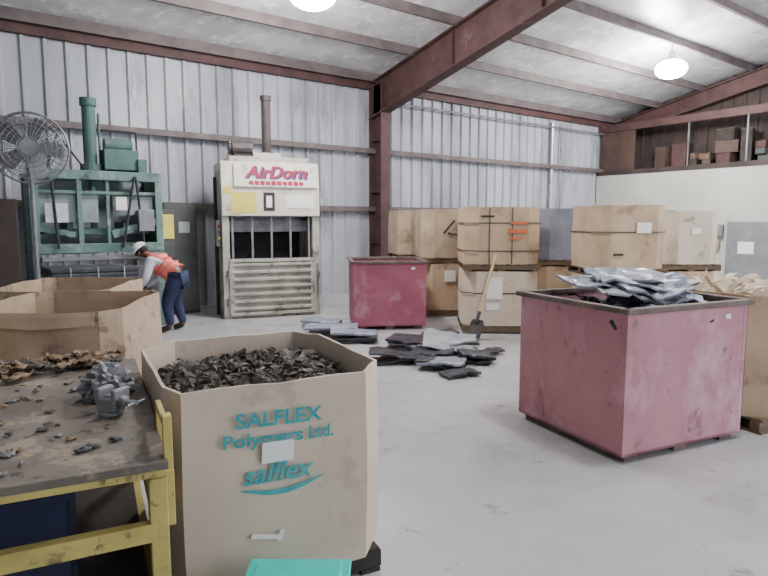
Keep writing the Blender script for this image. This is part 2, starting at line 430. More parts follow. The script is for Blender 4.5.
# ------------------------------------------------------------------ lamps
def lamp(x, y, power, drop=.62, up=0):
    zr = roofz(y); z = zr-.2-drop
    r = root('high_bay_lamp', (x, y, z), 0, 'round glowing high bay lamp hanging under the roof', 'lamp', 'ceiling lamps')
    MB().cyl((0, 0, .38), (0, 0, zr-z-.001), .014).done('stem', 'greymetal', r)
    MB().cyl((0, 0, .2), (0, 0, .4), .1, .07).done('housing', 'greymetal', r)
    MB().cyl((0, 0, .1), (0, 0, .22), .28, .12, 28).done('lamp_shade', 'silver', r)
    MB().ball((0, 0, 0), .36, (1, 1, .6)).done('lens', 'lamp', r, smooth=True)
    l = bpy.data.lights.new('lamp_light', 'POINT'); l.energy = power; l.shadow_soft_size = .3; l.color = (1, .98, .97)
    o = bpy.data.objects.new('lamp_light', l); COL.objects.link(o); o.location = (x, y, z-.30)
lamp(4.75, 8.1, 250, .66); lamp(14.3, 7.7, 760, .50)
lamp(4.7, 1.6, 70); lamp(12.0, 1.6, 460)  # unseen pair, added to brighten the interior

# ------------------------------------------------------------------ red bins
def steel_bin(x, y, rz, w, d, h, m, label):
    r = root('steel_bin', (x, y, 0), rz, label, 'metal bin', 'red steel bins')
    t = .012; z0 = .05
    b = MB()
    b.box((0, 0, z0+.01), (w, d, .02))
    for sx in (-1, 1): b.box((sx*(w/2-t/2), 0, z0+(h-z0)/2), (t, d, h-z0))
    for sy in (-1, 1): b.box((0, sy*(d/2-t/2), z0+(h-z0)/2), (w-2*t, t, h-z0))
    b.done('bin_body', m, r)
    b = MB()
    for sx in (-1, 1): b.box((sx*(w/2+.008), 0, h), (.06, d+.07, .04))
    for sy in (-1, 1): b.box((0, sy*(d/2+.008), h), (w+.07, .06, .04))
    b.done('rim', 'rim', r, bevel=.006)
    for sx in (-1, 1):
        for sy in (-1, 1): MB().box((sx*(w/2-.02), sy*(d/2-.02), z0+(h-z0)/2), (.045, .045, h-z0-.02)).done('corner_angle', m, r, bevel=.004)
    for sx in (-1, 0, 1):
        MB().box((sx*(w/2-.12), 0, .025), (.14, d-.06, .05)).done('skid', 'rim', r, bevel=.004)
    MB().box((w*.32, -d/2-.004, h-.1), (.06, .004, .035)).done('tag_plate', 'paper', r)
    return r
steel_bin(4.50, 2.68, -12, 1.25, 1.16, 1.09, 'bin', 'scuffed pinkish-red steel bin heaped with grey plastic sheets')
steel_bin(5.99, 7.94, -30, 1.15, 1.12, 1.07, 'binback', 'dark red steel bin standing in front of stacked boxes')
p = [(-.57, -.52), (.57, -.52), (.57, .52), (-.57, .52)]
scrap_fill('plastic_scrap', p, .95, .05, 'sheetblack', 100, .2, (4.5, 2.68, 0), -12, 'dark plastic scrap filling the red steel bin', 5, .81)
scrap_fill('plastic_scrap', [(-.52, -.50), (.52, -.50), (.52, .50), (-.52, .50)], .75, .1, 'sheetblack', 60, .2, (5.99, 7.94, 0), -30, 'dark plastic scrap inside the far red bin', 6, .6)
g = 'plastic sheets heaped in the bin'
LBN = {'sheet': 'broad folded blue-grey plastic sheet heaped in the red bin', 'sheetblack': 'stiff folded dark grey plastic sheet heaped in the red bin',
       'sheetlight': 'broad folded pale grey plastic sheet heaped in the red bin'}
for i, (x, y, z, w, d, th, rot, m, bd) in enumerate((
    (4.42, 2.62, 1.00, .72, .58, .02, (.02, -.05, -.2), 'sheet', .2), (4.74, 2.58, 1.00, .66, .60, .02, (-.02, .05, -.5), 'sheetblack', .2),
    (4.50, 2.84, 1.03, .86, .52, .02, (.06, .03, -.55), 'sheet', .22), (4.76, 2.70, 1.07, .70, .52, .02, (.08, -.03, -.7), 'sheet', .22),
    (4.42, 2.72, 1.07, .60, .50, .018, (.08, .06, -.4), 'sheetlight', .22), (4.64, 2.72, 1.12, .72, .50, .018, (.14, -.04, -.65), 'sheet', .26),
    (4.86, 2.52, 1.07, .48, .42, .018, (.06, .10, -.9), 'sheet', .2), (4.58, 2.58, 1.11, .60, .40, .018, (.14, .05, -.5), 'sheet', .26),
    (4.70, 2.76, 1.18, .54, .38, .018, (.18, -.06, -.7), 'sheetlight', .26))):
    panel(x, y, z, w, d, th, rot, m, i*3+1, LBN[m], g, bend=bd, dents=.008, segs=8, n=8, crush=.028)

# ------------------------------------------------------------------ the printed front box
RB = -9.5
PTS = [(-.52, -.57), (.29, -.57), (.44, -.39), (.44, .38), (.34, .57), (-.38, .57), (-.57, .40), (-.57, -.42)]
BX, BY = 1.35, 2.81
pallet(BX-.075, BY+.03, 0, RB, .96, 1.08, .12, 'darkwood', 'dark grimy pallet under the printed cardboard bulk box')
sb = bulk_box(BX, BY, .12, RB, h=.90, m='cardpale', pts=PTS, label='large pale cardboard bulk box printed in teal, full of dark scrap', seed=1, rag=.006)
yf = -.57-.026
zb = -.12
TL = math.radians(2.0)
text('SALFLEX', .088, 'ink', sb, (-.125, yf, .872+zb), (math.pi/2, TL, 0), name='printed_lettering', width=.38, bold=.0025)
text('Polymers', .078, 'ink', sb, (-.195, yf, .792+zb), (math.pi/2, TL, 0), name='printed_lettering', width=.345, bold=.0018)
text('Ltd.', .078, 'ink', sb, (.062, yf, .783+zb), (math.pi/2, TL, 0), name='printed_lettering', width=.115, bold=.0018)
text('salflex', .12, 'inkpale', sb, (-.14, yf, .635+zb), (math.pi/2, TL, 0), name='printed_logo', width=.31, bold=.0025, shear=.25)
bm = bmesh.new(); A = []; B = []
for i in range(25):
    t = i/24; x = -.30+.38*t; z = .585+zb-.04*math.sin(t*math.pi)+.005*t; w = .022*math.sin(t*math.pi)**.7+.001
    A.append(bm.verts.new((x, yf, z-w/2))); B.append(bm.verts.new((x, yf, z+w/2)))
for i in range(24): bm.faces.new((A[i], A[i+1], B[i+1], B[i]))
me = bpy.data.meshes.new('printed_swoosh'); bm.to_mesh(me); bm.free(); link('printed_swoosh', me, 'inkpale', sb)
MB().box((-.135, yf-.003, .728+zb), (.14, .002, .09), (0, TL, 0)).done('shipping_label', 'paper', sb)
MB().box((-.2, yf-.002, .36+zb), (.12, .002, .020), (0, .25, 0)).box((-.13, yf-.002, .35+zb), (.02, .002, .05), (0, .3, 0)).done('torn_tape', 'paper', sb)
MB().box((.452, -.33, .74+zb), (.004, .05, .05), (0, 0, 0)).done('corner_sticker', 'paper', sb)
scrap_fill('rubber_scrap', [(q[0]*.955, q[1]*.955) for q in PTS], .875, .055, 'scrap', 1300, .075, (BX, BY, 0), RB, 'dark tangled rubber and metal scrap filling the printed box', 9, .6)

# teal tote with lid
tt = root('plastic_tote', (1.04, 1.95, 0), -37, 'bright teal lidded plastic tote beside the printed box', 'plastic bin')
w, d, h = .38, .24, .31
MB().box((0, 0, h/2), (w, d, h)).done('tote_body', 'teal', tt, bevel=.012)
b = MB(); b.box((0, 0, h+.010), (w+.03, d+.03, .02)); b.box((0, 0, h+.024), (w-.04, d-.04, .010)); b.done('tote_lid', 'teal', tt, bevel=.005)

# ------------------------------------------------------------------ other bulk boxes
def DL(D, L): return (.6*D+.8*L, .8*D-.6*L)
X, Y = DL(5.50, -2.86)
PA = [(-.56, -.58), (.48, -.58), (.62, -.44), (.62, .44), (.50, .58), (-.50, .58), (-.62, .44), (-.62, -.44)]
pallet(X, Y, 0, -36, 1.2, 1.1); bx = bulk_box(X, Y, .12, -36, h=.88, m='cardold', pts=PA, label='wide open worn cardboard bulk box with folded-over flaps', seed=3, group='open bulk boxes', rag=.006, slope=.06)
flap(bx, (-.54, -.588), (.46, -.588), .823, .04, .13, 'cardold')
scrap_fill('brown_scrap_heap', [(q[0]*.94, q[1]*.94) for q in PA], .42, .10, 'brownscrap', 130, .22, (X, Y, 0), -36, 'brown cardboard scrap inside the open box', 3, .28)
X, Y = DL(6.88, -3.58)
pallet(X, Y, 0, -36, 1.2, 1.1); bx = bulk_box(X, Y, .12, -36, h=.89, m='cardold', pts=PA, label='open brown cardboard bulk box behind another box', seed=4, group='open bulk boxes', rag=.006, slope=.05)
scrap_fill('brown_scrap_heap', [(q[0]*.94, q[1]*.94) for q in PA], .60, .1, 'brownscrap', 100, .22, (X, Y, 0), -36, 'brown scrap inside the farther open box', 4, .4)
pallet(-.55, 5.75, 0, -20); bulk_box(-.55, 5.75, .12, -20, 1.14, 1.14, .9, 'card', .2, label='open brown cardboard bulk box beside the bench', seed=5, group='open bulk boxes')
RX, RY = 5.86, 2.40
pallet(RX, RY, 0, -10, 1.14, 1.2); bulk_box(RX, RY, .12, -10, 1.18, 1.30, .99, 'card', .2, label='wide open cardboard bulk box beside the large red bin', seed=6)
scrap_fill('brown_scrap_heap', oct_pts(1.10, 1.22, .2), 1.02, .1, 'cardpale', 70, .3, (RX, RY, 0), -10, 'torn cardboard pieces heaped in the box by the red bin', 8, .7)

def stack(x, y, rz, mlow, mup, lab_low, lab_up, w=1.12, seed=0, hl=.83, hu=.86):
    g = 'stacked bulk boxes'
    pallet(x, y, 0, rz, w, w, group='stack pallets')
    a = bulk_box(x, y, .12, rz, w, w, hl, mlow, .2, label=lab_low, group=g, seed=seed, top=True)
    pallet(x, y, .12+hl+.008, rz, w, w, .1, group='stack pallets')
    bz = .12+hl+.110
    c = bulk_box(x, y, bz, rz+3, w, w, hu, mup, .2, label=lab_up, group=g, seed=seed+1, top=True)
    return a, c
X, Y = DL(12.4, .72)
a1, c1 = stack(X, Y, -25, 'cardold', 'cardold', 'worn brown bulk box at the bottom of a stack', 'worn brown bulk box on top of a stack', 1.1, seed=11)
X, Y = DL(11.2, 1.14)
a2, c2 = stack(X, Y, -33, 'card', 'cardold', 'brown bulk box with white sticker under another', 'brown bulk box with a black arrow mark on a stack', 1.02, seed=13)
a3, c3 = stack(7.20, 6.60, -40, 'cardpale', 'card', 'pale bulk box with a white document label under another', 'strapped brown bulk box with orange printing on a stack', 1.14, seed=15)
a4, c4 = stack(8.81, 6.64, -35, 'card', 'cardgrey', 'brown bulk box under a plastic-wrapped one', 'blue-grey plastic-wrapped bulk box on a stack', 1.1, seed=17)
X, Y = DL(8.6, 3.32)
a5, c5 = stack(X, Y, -36, 'card', 'card', 'brown bulk box behind the large red bin', 'tall brown bulk box with a white label on a stack', 1.04, seed=19)
X, Y = DL(9.5, 4.66)
a6, c6 = stack(X, Y, -38, 'card', 'cardwhite', 'brown bulk box under another near the white wall', 'whitish worn bulk box near the white wall', .90, seed=21, hu=.80)
S6 = (X, Y)
X, Y = DL(11.6, 5.0)
a7, c7 = stack(X, Y, -30, 'cardold', 'cardgrey', 'brown bulk box under a dark wrapped one', 'dark plastic-wrapped bulk box behind the others', .95, seed=27, hu=.85)
for q, ww in ((a3, 1.18), (c3, 1.18), (c5, 1.08)):
    pp = oct_pts(ww, ww, .205)
    for z in ((.2, .62) if q is c3 else (.5,)):
        b = MB(); bm = b.bm
        for k in range(8):
            p1 = Vector(pp[k]); p2 = Vector(pp[(k+1) % 8]); mid = (p1+p2)/2; dd = p2-p1
            b.box((mid.x, mid.y, z), (dd.length+.004, .006, .014), (0, 0, math.atan2(dd.y, dd.x)))
        b.done('strap', 'strap', q)
    if q is c3:
        for x in (-.22, .12): MB().box((x, -.597, .43), (.014, .004, .84)).done('strap', 'strap', q)
def stick(parent, x, z, w, h, m='paper', y=-.60, rot=0, name='label_sheet'):
    return MB().box((x, y, z), (w, .004, h), (0, rot, 0)).done(name, m, parent)
stick(a3, -.1, .58, .24, .34); stick(a3, -.12, .30, .2, .1); stick(a2, 0.0, .62, .2, .2, y=-.545)
stick(c3, .2, .50, .3, .06, 'orangeink'); stick(c3, .22, .62, .26, .04, 'orangeink'); stick(c3, .18, .39, .2, .03, 'orangeink')
stick(c3, -.25, .72, .2, .03, 'blackink')
stick(c2, -.05, .55, .04, .3, 'blackink', -.54, .7, 'printed_mark'); stick(c2, .02, .42, .2, .03, 'blackink', -.54, .2, 'printed_mark')
stick(c5, .12, .56, .2, .14, y=-.555); stick(c5, -.22, .2, .14, .03, 'blackink', -.555); stick(c6, .0, .5, .14, .1, y=-.49)
stick(c1, 0, .6, .2, .05, 'blackink', -.58)

# grey cabinet on the cream wall
cb = root('electrical_cabinet', (17.66, 7.0, 0), 0, 'grey metal cabinet with a white notice by the cream wall', 'cabinet')
MB().box((0, 0, .9), (.27, 1.25, 1.6)).done('cabinet_body', 'cabgrey', cb, bevel=.01)
MB().box((-.15, -.02, .92), (.02, 1.15, 1.5)).done('cabinet_door', 'cabgrey', cb, bevel=.005)
MB().box((-.165, .1, 1.0), (.006, .4, .32)).done('notice', 'paper', cb)
MB().box((-.17, -.5, .95), (.03, .04, .18)).done('handle', 'silver', cb)
MB().box((0, 0, .05), (.24, 1.2, .1)).done('plinth', 'dark', cb)
for i, (y, z, w, h) in enumerate(((7.98, 1.45, .34, .34), (8.02, 1.05, .26, .26))):
    o = MB().box((0, 0, 0), (.1, w, h)).box((-.055, 0, 0), (.01, w*.85, h*.85)).done('junction_box', 'card' if i == 1 else 'cabgrey', loc=(17.752, y, z), bevel=.004)
    tag(o, 'small grey junction box fixed to the cream wall' if i == 0 else 'small tan junction box fixed to the cream wall', 'electrical box', 'wall boxes')

# ------------------------------------------------------------------ cream vertical baler
bl = root('vertical_baler', (4.97, 10.28, 0), -15, 'tall cream vertical baling machine with red and blue sign', 'baler')
b = MB()
for sx in (-1, 1):
    b.box((sx*.80, -.49, 1.2), (.12, .12, 2.4)); b.box((sx*.80, .49, 1.2), (.12, .12, 2.4)); b.box((sx*.84, 0, 1.3), (.03, .9, 2.6))
b.box((0, .52, 1.3), (1.6, .03, 2.6)); b.box((0, 0, .06), (1.6, 1.05, .12))
b.done('frame', 'creamdirty', bl, bevel=.006)
b = MB(); b.prism([(-.60, 1.80), (-.60, 2.30), (-.52, 2.74), (.5, 2.74), (.5, 2.60), (-.44, 2.6), (-.5, 2.3), (-.5, 1.80)], 0, -.86, .86)
b.done('hood', 'cream', bl, bevel=.008)
b = MB(); b.box((0, 0, 2.79), (1.4, .9, .09)); b.box((0, 0, 2.88), (.5, .5, .1)); b.done('top_plate', 'creamdirty', bl, bevel=.006)
b = MB(); b.cyl((.04, 0, 2.85), (.04, 0, 3.95), .085); b.cyl((.04, 0, 3.88), (.04, 0, 3.97), .1); b.cyl((.04, 0, 2.85), (.04, 0, 2.97), .13)
b.done('hydraulic_cylinder', 'darkpipe', bl, smooth=False)
b = MB(); b.cyl((-.6, -.1, 3.0), (-.25, -.1, 3.0), .13); b.box((-.42, -.1, 2.86), (.3, .22, .08)); b.cyl((-.66, -.1, 3.0), (-.6, -.1, 3.0), .09)
b.done('pump_motor', 'darkpipe', bl)
MB().box((-.42, .2, 2.99), (.4, .3, .3)).done('oil_tank', 'creamdirty', bl, bevel=.01)
b = MB(); b.box((0, .1, 1.62), (1.5, .7, .2)); b.box((0, .1, 1.75), (1.2, .5, .08)); b.done('press_platen', 'greymetal', bl)
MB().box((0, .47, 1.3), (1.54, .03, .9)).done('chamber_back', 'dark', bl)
b = MB()
for i in range(5): b.box((-.68+i*.34, -.50, 1.42), (.035, .03, .76))
for z in (1.04, 1.8): b.box((0, -.48, z), (1.48, .03, .03))
b.done('safety_gate', 'greymetal', bl)
b = MB(); b.box((0, -.52, .55), (1.48, .05, .92))
for i in range(7): b.prism([(-.545, .13+i*.13), (-.60, .15+i*.13), (-.60, .19+i*.13), (-.545, .21+i*.13)], 0, -.72, .72)
b.box((-.72, -.56, .55), (.08, .06, .94)); b.box((.72, -.56, .55), (.08, .06, .94)); b.box((0, -.56, 1.02), (1.5, .08, .05)); b.box((0, -.56, .08), (1.5, .08, .05))
b.done('chamber_door', 'creamdirty', bl, bevel=.004)
for z in (.3, .8):
    MB().cyl((-.78, -.6, z-.06), (-.78, -.6, z+.06), .03).done('hinge', 'greymetal', bl)
b = MB(); b.cyl((.81, -.62, .3), (.81, -.62, .95), .022); b.cyl((.81, -.62, .62), (.81, -.75, .8), .015); b.done('latch_bar', 'greymetal', bl)
sg = MB().box((0, 0, 0), (1.46, .012, .40)).done('sign_panel', 'signpaper', bl, loc=(.08, -.592, 2.50), rot=(-.18, 0, 0))
text('AirDorn', .29, 'blueink', sg, (.022, -.0075, .036), name='sign_lettering_outline', width=1.13, bold=.014, shear=.3)  # blue outline painted behind the red letters
text('AirDorn', .29, 'redink', sg, (0, -.0095, .05), name='sign_lettering', width=1.09, bold=.007, shear=.3)
b = MB()
rnd = random.Random(4)
for i in range(10): b.box((-.44+i*.098, -.008, -.135), (.08, .003, .075 if i % 3 else .065), (0, .2, 0))
b.done('sign_small_lettering', 'redink', sg)
stick(bl, -.48, 2.03, .42, .36, 'yellowpaper', -.604, name='warning_label')
stick(bl, -.05, 2.05, .2, .32, 'blackink', -.604, name='warning_label')
stick(bl, -.05, 2.05, .1, .2, 'paper', -.607, name='warning_label')
stick(bl, .50, 2.06, .5, .24, 'paper', -.604, name='notice')
stick(bl, -.76, 2.24, .14, .12, 'yellowpaper', -.604, name='warning_label')
MB().box((-.90, -.30, 1.5), (.10, .30, .45)).done('control_box', 'greymetal', bl, bevel=.01)
for i, mm in enumerate(('redink', 'greendark', 'yellowpaper')):
    MB().cyl((-.90, -.45, 1.62-i*.1), (-.90, -.475, 1.62-i*.1), .025).done('push_button', mm, bl)
b = MB(); b.cyl((-.89, .1, .0), (-.89, .1, 2.5), .03); b.done('hose_pipe', 'darkpipe', bl)

# ------------------------------------------------------------------ green baler
gb = root('green_baler', (2.08, 10.5, 0), 0, 'old faded green vertical baling press with tall cylinder', 'baler')
b = MB()
for sx in (-1, 1):
    b.box((sx*.88, -.45, 1.2), (.11, .1, 2.4)); b.box((sx*.88, .45, 1.2), (.09, .1, 2.4)); b.box((sx*.90, 0, 1.4), (.02, .85, 2.0))
for z in (2.40, 1.30, .1): b.box((0, -.45, z), (1.86, .12, .14)); b.box((0, .45, z), (1.86, .1, .1))
b.box((0, 0, 2.42), (1.7, .3, .12)); b.box((-.28, -.46, 1.85), (.07, .08, 1.0)); b.box((.12, -.44, 1.85), (.05, .06, 1.0)); b.box((0, -.45, 2.14), (1.76, .06, .05))
b.box((.5, -.46, 1.6), (.7, .05, .12), (0, -.3, 0)); b.box((-.6, -.46, 1.55), (.5, .05, .08), (0, .2, 0))
b.done('frame', 'green', gb, bevel=.006)
b = MB(); b.cyl((0, 0, 2.45), (0, 0, 3.58), .1); b.cyl((0, 0, 3.5), (0, 0, 3.62), .125); b.cyl((0, 0, 2.45), (0, 0, 2.6), .16); b.cyl((.14, 0, 2.5), (.14, 0, 3.4), .02)
b.done('hydraulic_cylinder', 'greendark', gb)
b = MB(); b.box((.42, .0, 2.68), (.52, .4, .32)); b.cyl((.2, -.0, 2.92), (.62, 0, 2.92), .11); b.box((.72, -.1, 2.58), (.14, .3, .25)); b.done('power_unit', 'greendark', gb, bevel=.01)
b = MB(); b.cyl((.1, 0, 3.15), (.7, 0, 3.15), .015); b.cyl((.7, 0, 3.15), (.7, 0, 2.4), .015); b.cyl((-.1, -.1, 2.5), (-.5, -.3, 3.0), .015); b.cyl((-.5, -.3, 3.0), (-.7, -.4, 2.4), .015)
b.cyl((.3, -.54, 1.3), (.5, -.56, 2.4), .018); b.cyl((.62, -.54, 1.3), (.52, -.56, 2.4), .018); b.cyl((-.6, -.55, 1.3), (-.65, -.56, 2.3), .02)
b.done('hydraulic_hose', 'dark', gb)
b = MB(); b.box((0, .38, 1.85), (1.7, .03, 1.0)); b.done('back_panel', 'greenpale', gb)
b = MB(); b.box((-.42, -.41, 1.9), (.82, .02, .42)); b.box((.5, -.41, 1.95), (.6, .02, .3)); b.done('front_guard_panel', 'greenpale', gb)
b = MB(); b.box((0, -.05, 1.55), (1.5, .6, .08)); b.cyl((0, 0, 1.6), (0, 0, 2.4), .05)
for x in (-.4, .4): b.box((x, -.05, 1.64), (.08, .6, .1))
b.done('press_platen', 'greendark', gb)
MB().box((-.60, -.53, 1.83), (.30, .02, .28)).done('nameplate', 'silver', gb)
MB().box((.30, -.53, 1.98), (.16, .02, .2)).done('warning_label', 'paper', gb)
MB().box((.66, -.50, 1.72), (.24, .14, .34)).done('valve_box', 'greymetal', gb, bevel=.008)
b = MB(); b.box((0, -.5, .72), (1.65, .03, 1.0))
for i in range(8): b.box((-.72+i*.205, -.53, .72), (.05, .04, 1.0))
for z in (.3, .7, 1.15): b.box((0, -.54, z), (1.65, .05, .06))
b.done('chamber_door', 'greymetal', gb)
stick(gb, 1.04, 1.62, .2, .4, 'yellowpaper', -.385, name='warning_label')
MB().box((1.04, -.3, 1.5), (.22, .14, .8)).done('control_box', 'olive', gb, bevel=.01)
def bale(x, y, z, w, d, h, rz, m, seed):
    r = root('bale', (x, y, z), rz, 'strapped bale of dark blue-grey plastic sheets by the green press', 'bale', 'bales by the green press')
    rnd = random.Random(seed); b = MB()
    k = 7
    for i in range(k):
        b.box((rnd.uniform(-.02, .02), rnd.uniform(-.02, .02), h*(i+.5)/k), (w*rnd.uniform(.93, 1), d*rnd.uniform(.93, 1), h/k*.92), (rnd.uniform(-.02, .02), rnd.uniform(-.02, .02), rnd.uniform(-.03, .03)))
    b.done('bale_body', m, r, bevel=.012)
    for sx in (-.3, 0, .3):
        b = MB(); b.box((sx*w, -d/2-.012, h/2), (.012, .004, h)); b.box((sx*w, d/2+.012, h/2), (.012, .004, h)); b.box((sx*w, 0, h+.008), (.012, d+.02, .004)); b.done('bale_wire', 'silver', r)
bale(1.80, 9.30, 0, 1.2, .7, .56, -3, 'sheetblack', 1); bale(1.78, 9.30, .575, 1.15, .66, .5, 3, 'sheetblack', 2)

dc = root('tool_cupboard', (.45, 9.65, 0), 0, 'dark brown steel tool cupboard beside the green press', 'cupboard')
MB().box((0, 0, 1.0), (.95, .6, 2.0)).done('cupboard_body', 'darkbrown', dc, bevel=.01)
for sx in (-1, 1):
    MB().box((sx*.235, -.31, 1.0), (.45, .02, 1.86)).done('door', 'darkbrown', dc, bevel=.005)
    MB().box((sx*.05, -.335, 1.05), (.02, .03, .16)).done('handle', 'greymetal', dc)
lk = root('switch_cabinet', (3.65, 11.3, 0), 0, 'olive grey switch cabinet between the two presses', 'cabinet')
MB().box((0, 0, 1.05), (.6, .5, 2.0)).done('cabinet_body', 'olive', lk, bevel=.01)
MB().box((0, -.255, 1.1), (.54, .02, 1.8)).done('door', 'olive', lk, bevel=.005)
MB().box((0, 0, .03), (.6, .5, .06)).done('plinth', 'dark', lk)
stick(lk, .05, 1.6, .2, .2, 'silver', -.27, name='label_plate')

# ------------------------------------------------------------------ pedestal fan
fn = root('pedestal_fan', (1.00, 8.42, 0), -14, 'large round industrial fan with wire guard on a tall stand', 'fan')
fz = 2.58
MB().cyl((0, 0, 0), (0, 0, .04), .3, seg=28).done('base', 'dark', fn)
MB().cyl((0, 0, .04), (0, 0, fz-.1), .025).done('pole', 'greymetal', fn)
b = MB(); b.cyl((0, .05, fz), (0, .28, fz), .1, .08); b.box((0, .1, fz-.12), (.06, .1, .12)); b.done('motor', 'greymetal', fn)
b = MB()
for k in range(5):
    a = k*2*math.pi/5
    pts = [(.07, -.05), (.36, -.12), (.38, .02), (.30, .10), (.07, .05)]
    vs = []
    for (r_, t_) in pts:
        x = r_*math.cos(a)-t_*math.sin(a); z = r_*math.sin(a)+t_*math.cos(a)
        vs.append((x, .0+t_*.45, z+fz))
    v1 = [b.bm.verts.new(v) for v in vs]; v2 = [b.bm.verts.new((v[0], v[1]+.006, v[2])) for v in vs]
    b.bm.faces.new(v1); b.bm.faces.new(v2[::-1])
    for i in range(5): b.bm.faces.new((v1[i], v2[i], v2[(i+1) % 5], v1[(i+1) % 5]))
b.cyl((0, -.05, fz), (0, .06, fz), .07); b.done('blades', 'greymetal', fn)
b = MB()
for R, y in ((.42, 0), (.42, .07), (.36, -.06), (.30, -.085), (.24, -.10), (.18, -.11), (.12, -.115), (.36, .14), (.26, .18), (.16, .2)):
    b.torus((0, y, fz), R, .005 if R < .42 else .012, 40, 5, (math.pi/2, 0, 0))
for k in range(36):
    a = k*2*math.pi/36; c, s_ = math.cos(a), math.sin(a)
    b.cyl((.1*c, -.115, fz+.1*s_), (.30*c, -.085, fz+.30*s_), .004, seg=5); b.cyl((.30*c, -.085, fz+.30*s_), (.42*c, 0, fz+.42*s_), .004, seg=5)
    b.cyl((.1*c, .2, fz+.1*s_), (.42*c, .07, fz+.42*s_), .004, seg=5)
b.cyl((0, -.11, fz), (0, -.12, fz), .1); b.done('wire_guard', 'fan', fn)

# ------------------------------------------------------------------ yellow bench
W, D, H = 1.8, 1.75, .88
RBN = -11
ar = math.radians(RBN); ex = Vector((math.cos(ar), math.sin(ar))); ey = Vector((-math.sin(ar), math.cos(ar)))
bc = Vector((.60, 2.04)) - ex*W/2 + ey*D/2
tb = root('work_bench', (bc.x, bc.y, 0), RBN, 'yellow steel work bench with a greasy dark top', 'workbench')
MB().box((0, 0, H-.015), (W, D, .03)).done('bench_top', 'top', tb, bevel=.003)
b = MB()
for sy in (-1, 1): b.box((0, sy*(D/2-.03), H-.044), (W-.02, .04, .028))
for sx in (-1, 1): b.box((sx*(W/2-.03), 0, H-.044), (.04, D-.1, .028))
b.done('top_frame', 'yellow', tb, bevel=.003)
for sx in (-1, 1):
    for sy in (-1, 1):
        MB().box((sx*(W/2-.035), sy*(D/2-.035), .41), (.06, .06, .82)).done('leg', 'yellow', tb, bevel=.004)
b = MB()
for sy in (-1, 1): b.box((0, sy*(D/2-.02), .63), (W-.1, .045, .065))
for sx in (-1, 1): b.box((sx*(W/2-.03), 0, .61), (.04, D-.1, .06)); b.box((sx*(W/2-.03), 0, .12), (.04, D-.1, .05))
b.done('lower_rail', 'yellow', tb, bevel=.003)
b = MB(); b.box((W/2+.004, -D/2+.05, .92), (.03, .05, .22)); b.box((W/2+.004, -D/2+.20, .98), (.02, .34, .03)); b.box((W/2+.004, -D/2+.36, .90), (.02, .04, .16)); b.box((W/2+.004, -D/2+.05, .74), (.03, .08, .2))
b.done('side_guard', 'yellow', tb, bevel=.003)
MB().box((0, 0, .16), (W-.1, D-.1, .02)).done('bottom_shelf', 'darkwood', tb)
nb = root('storage_tub', (.03, 2.60, .172), RBN, 'square dark navy plastic tub under the yellow bench', 'plastic bin')
b = MB(); w, d, h, t = .70, .55, .58, .015
b.box((0, 0, .01), (w, d, .02))
for sx in (-1, 1): b.box((sx*(w/2-t/2), 0, h/2), (t, d, h))
for sy in (-1, 1): b.box((0, sy*(d/2-t/2), h/2), (w, t, h))
b.done('tub_body', 'navy', nb, bevel=.006)
b = MB()
for sx in (-1, 1): b.box((sx*(w/2+.006), 0, h), (.035, d+.04, .03))
for sy in (-1, 1): b.box((0, sy*(d/2+.006), h), (w+.04, .035, .03))
b.done('tub_rim', 'navy', nb, bevel=.005)
def local_bench(x, y):
    p = bc+ex*x+ey*y; return (p.x, p.y)
vx, vy = .56, 2.68
vs = root('bench_vise', (vx, vy, H), 35, 'grey steel bench vise on the greasy bench top', 'vise')
b = MB(); b.cyl((0, 0, 0), (0, 0, .025), .05); b.box((0, 0, .05), (.075, .09, .065)); b.box((0, .035, .10), (.09, .035, .05)); b.box((0, 0, .075), (.045, .15, .035)); b.done('vise_body', 'greymetal', vs, bevel=.010)
b = MB(); b.box((0, -.05, .10), (.09, .025, .05)); b.box((0, -.065, .068), (.04, .04, .04)); b.done('moving_jaw', 'greymetal', vs, bevel=.008)
b = MB(); b.cyl((0, -.075, .068), (0, -.135, .068), .010); b.cyl((-.05, -.13, .068), (.05, -.13, .068), .005); b.done('screw_handle', 'silver', vs)
# crumpled grey bag standing at the bench corner
bm = bmesh.new(); bmesh.ops.create_icosphere(bm, subdivisions=4, radius=.1)
for v in bm.verts:
    n_ = v.co.normalized()
    r_ = .1*(1+.55*(1-2*abs(noise.noise(n_*2.3+Vector((3, 1, 2)))))-.35+.18*noise.noise(n_*6))
    v.co = Vector((n_.x*r_*1.15, n_.y*r_*.95, max(-.055, n_.z*r_*.95)))
for v in bm.verts: v.co.z += .055
me = bpy.data.meshes.new('crumpled_bag'); bm.to_mesh(me); bm.free()
o = link('crumpled_bag', me, 'greymetal', None, (.61, 2.98, H+.001), (0, 0, .6)); tag(o, 'crumpled soft grey bag lying on the bench corner', 'bag')
rnd = random.Random(12)
for i in range(230):
    back = i < 120
    x, y = (rnd.uniform(-.5, .82), .83-abs(rnd.gauss(0, .11))) if back else (rnd.uniform(-.4, .80), rnd.uniform(-.82, .6))
    if (Vector(local_bench(x, y))-Vector((vx, vy+.08))).length < .22 or (Vector(local_bench(x, y))-Vector((.61, 2.98))).length < .20: continue
    X, Y = local_bench(x, y)
    m = rnd.choice(['brownscrap', 'brownscrap', 'brownscrap', 'scrap', 'wood']) if back else rnd.choice(['scrap', 'brownscrap', 'greymetal', 'sheetblack', 'brownscrap'])
    s_ = rnd.uniform(.05, .12) if back else rnd.uniform(.015, .05)
    sheet('scrap_piece', X, Y, H+.001+(.014*(i % 4) if back else 0), s_, s_*rnd.uniform(.4, .9), (0, 0, rnd.random()*6), m, .03 if back else .01, i,
          'curled brown scrap piece lying on the bench' if back else 'small dark offcut lying on the bench',
          'scrap on the bench', th=.004, cat='scrap', n=5, fold=.025 if back else 0)
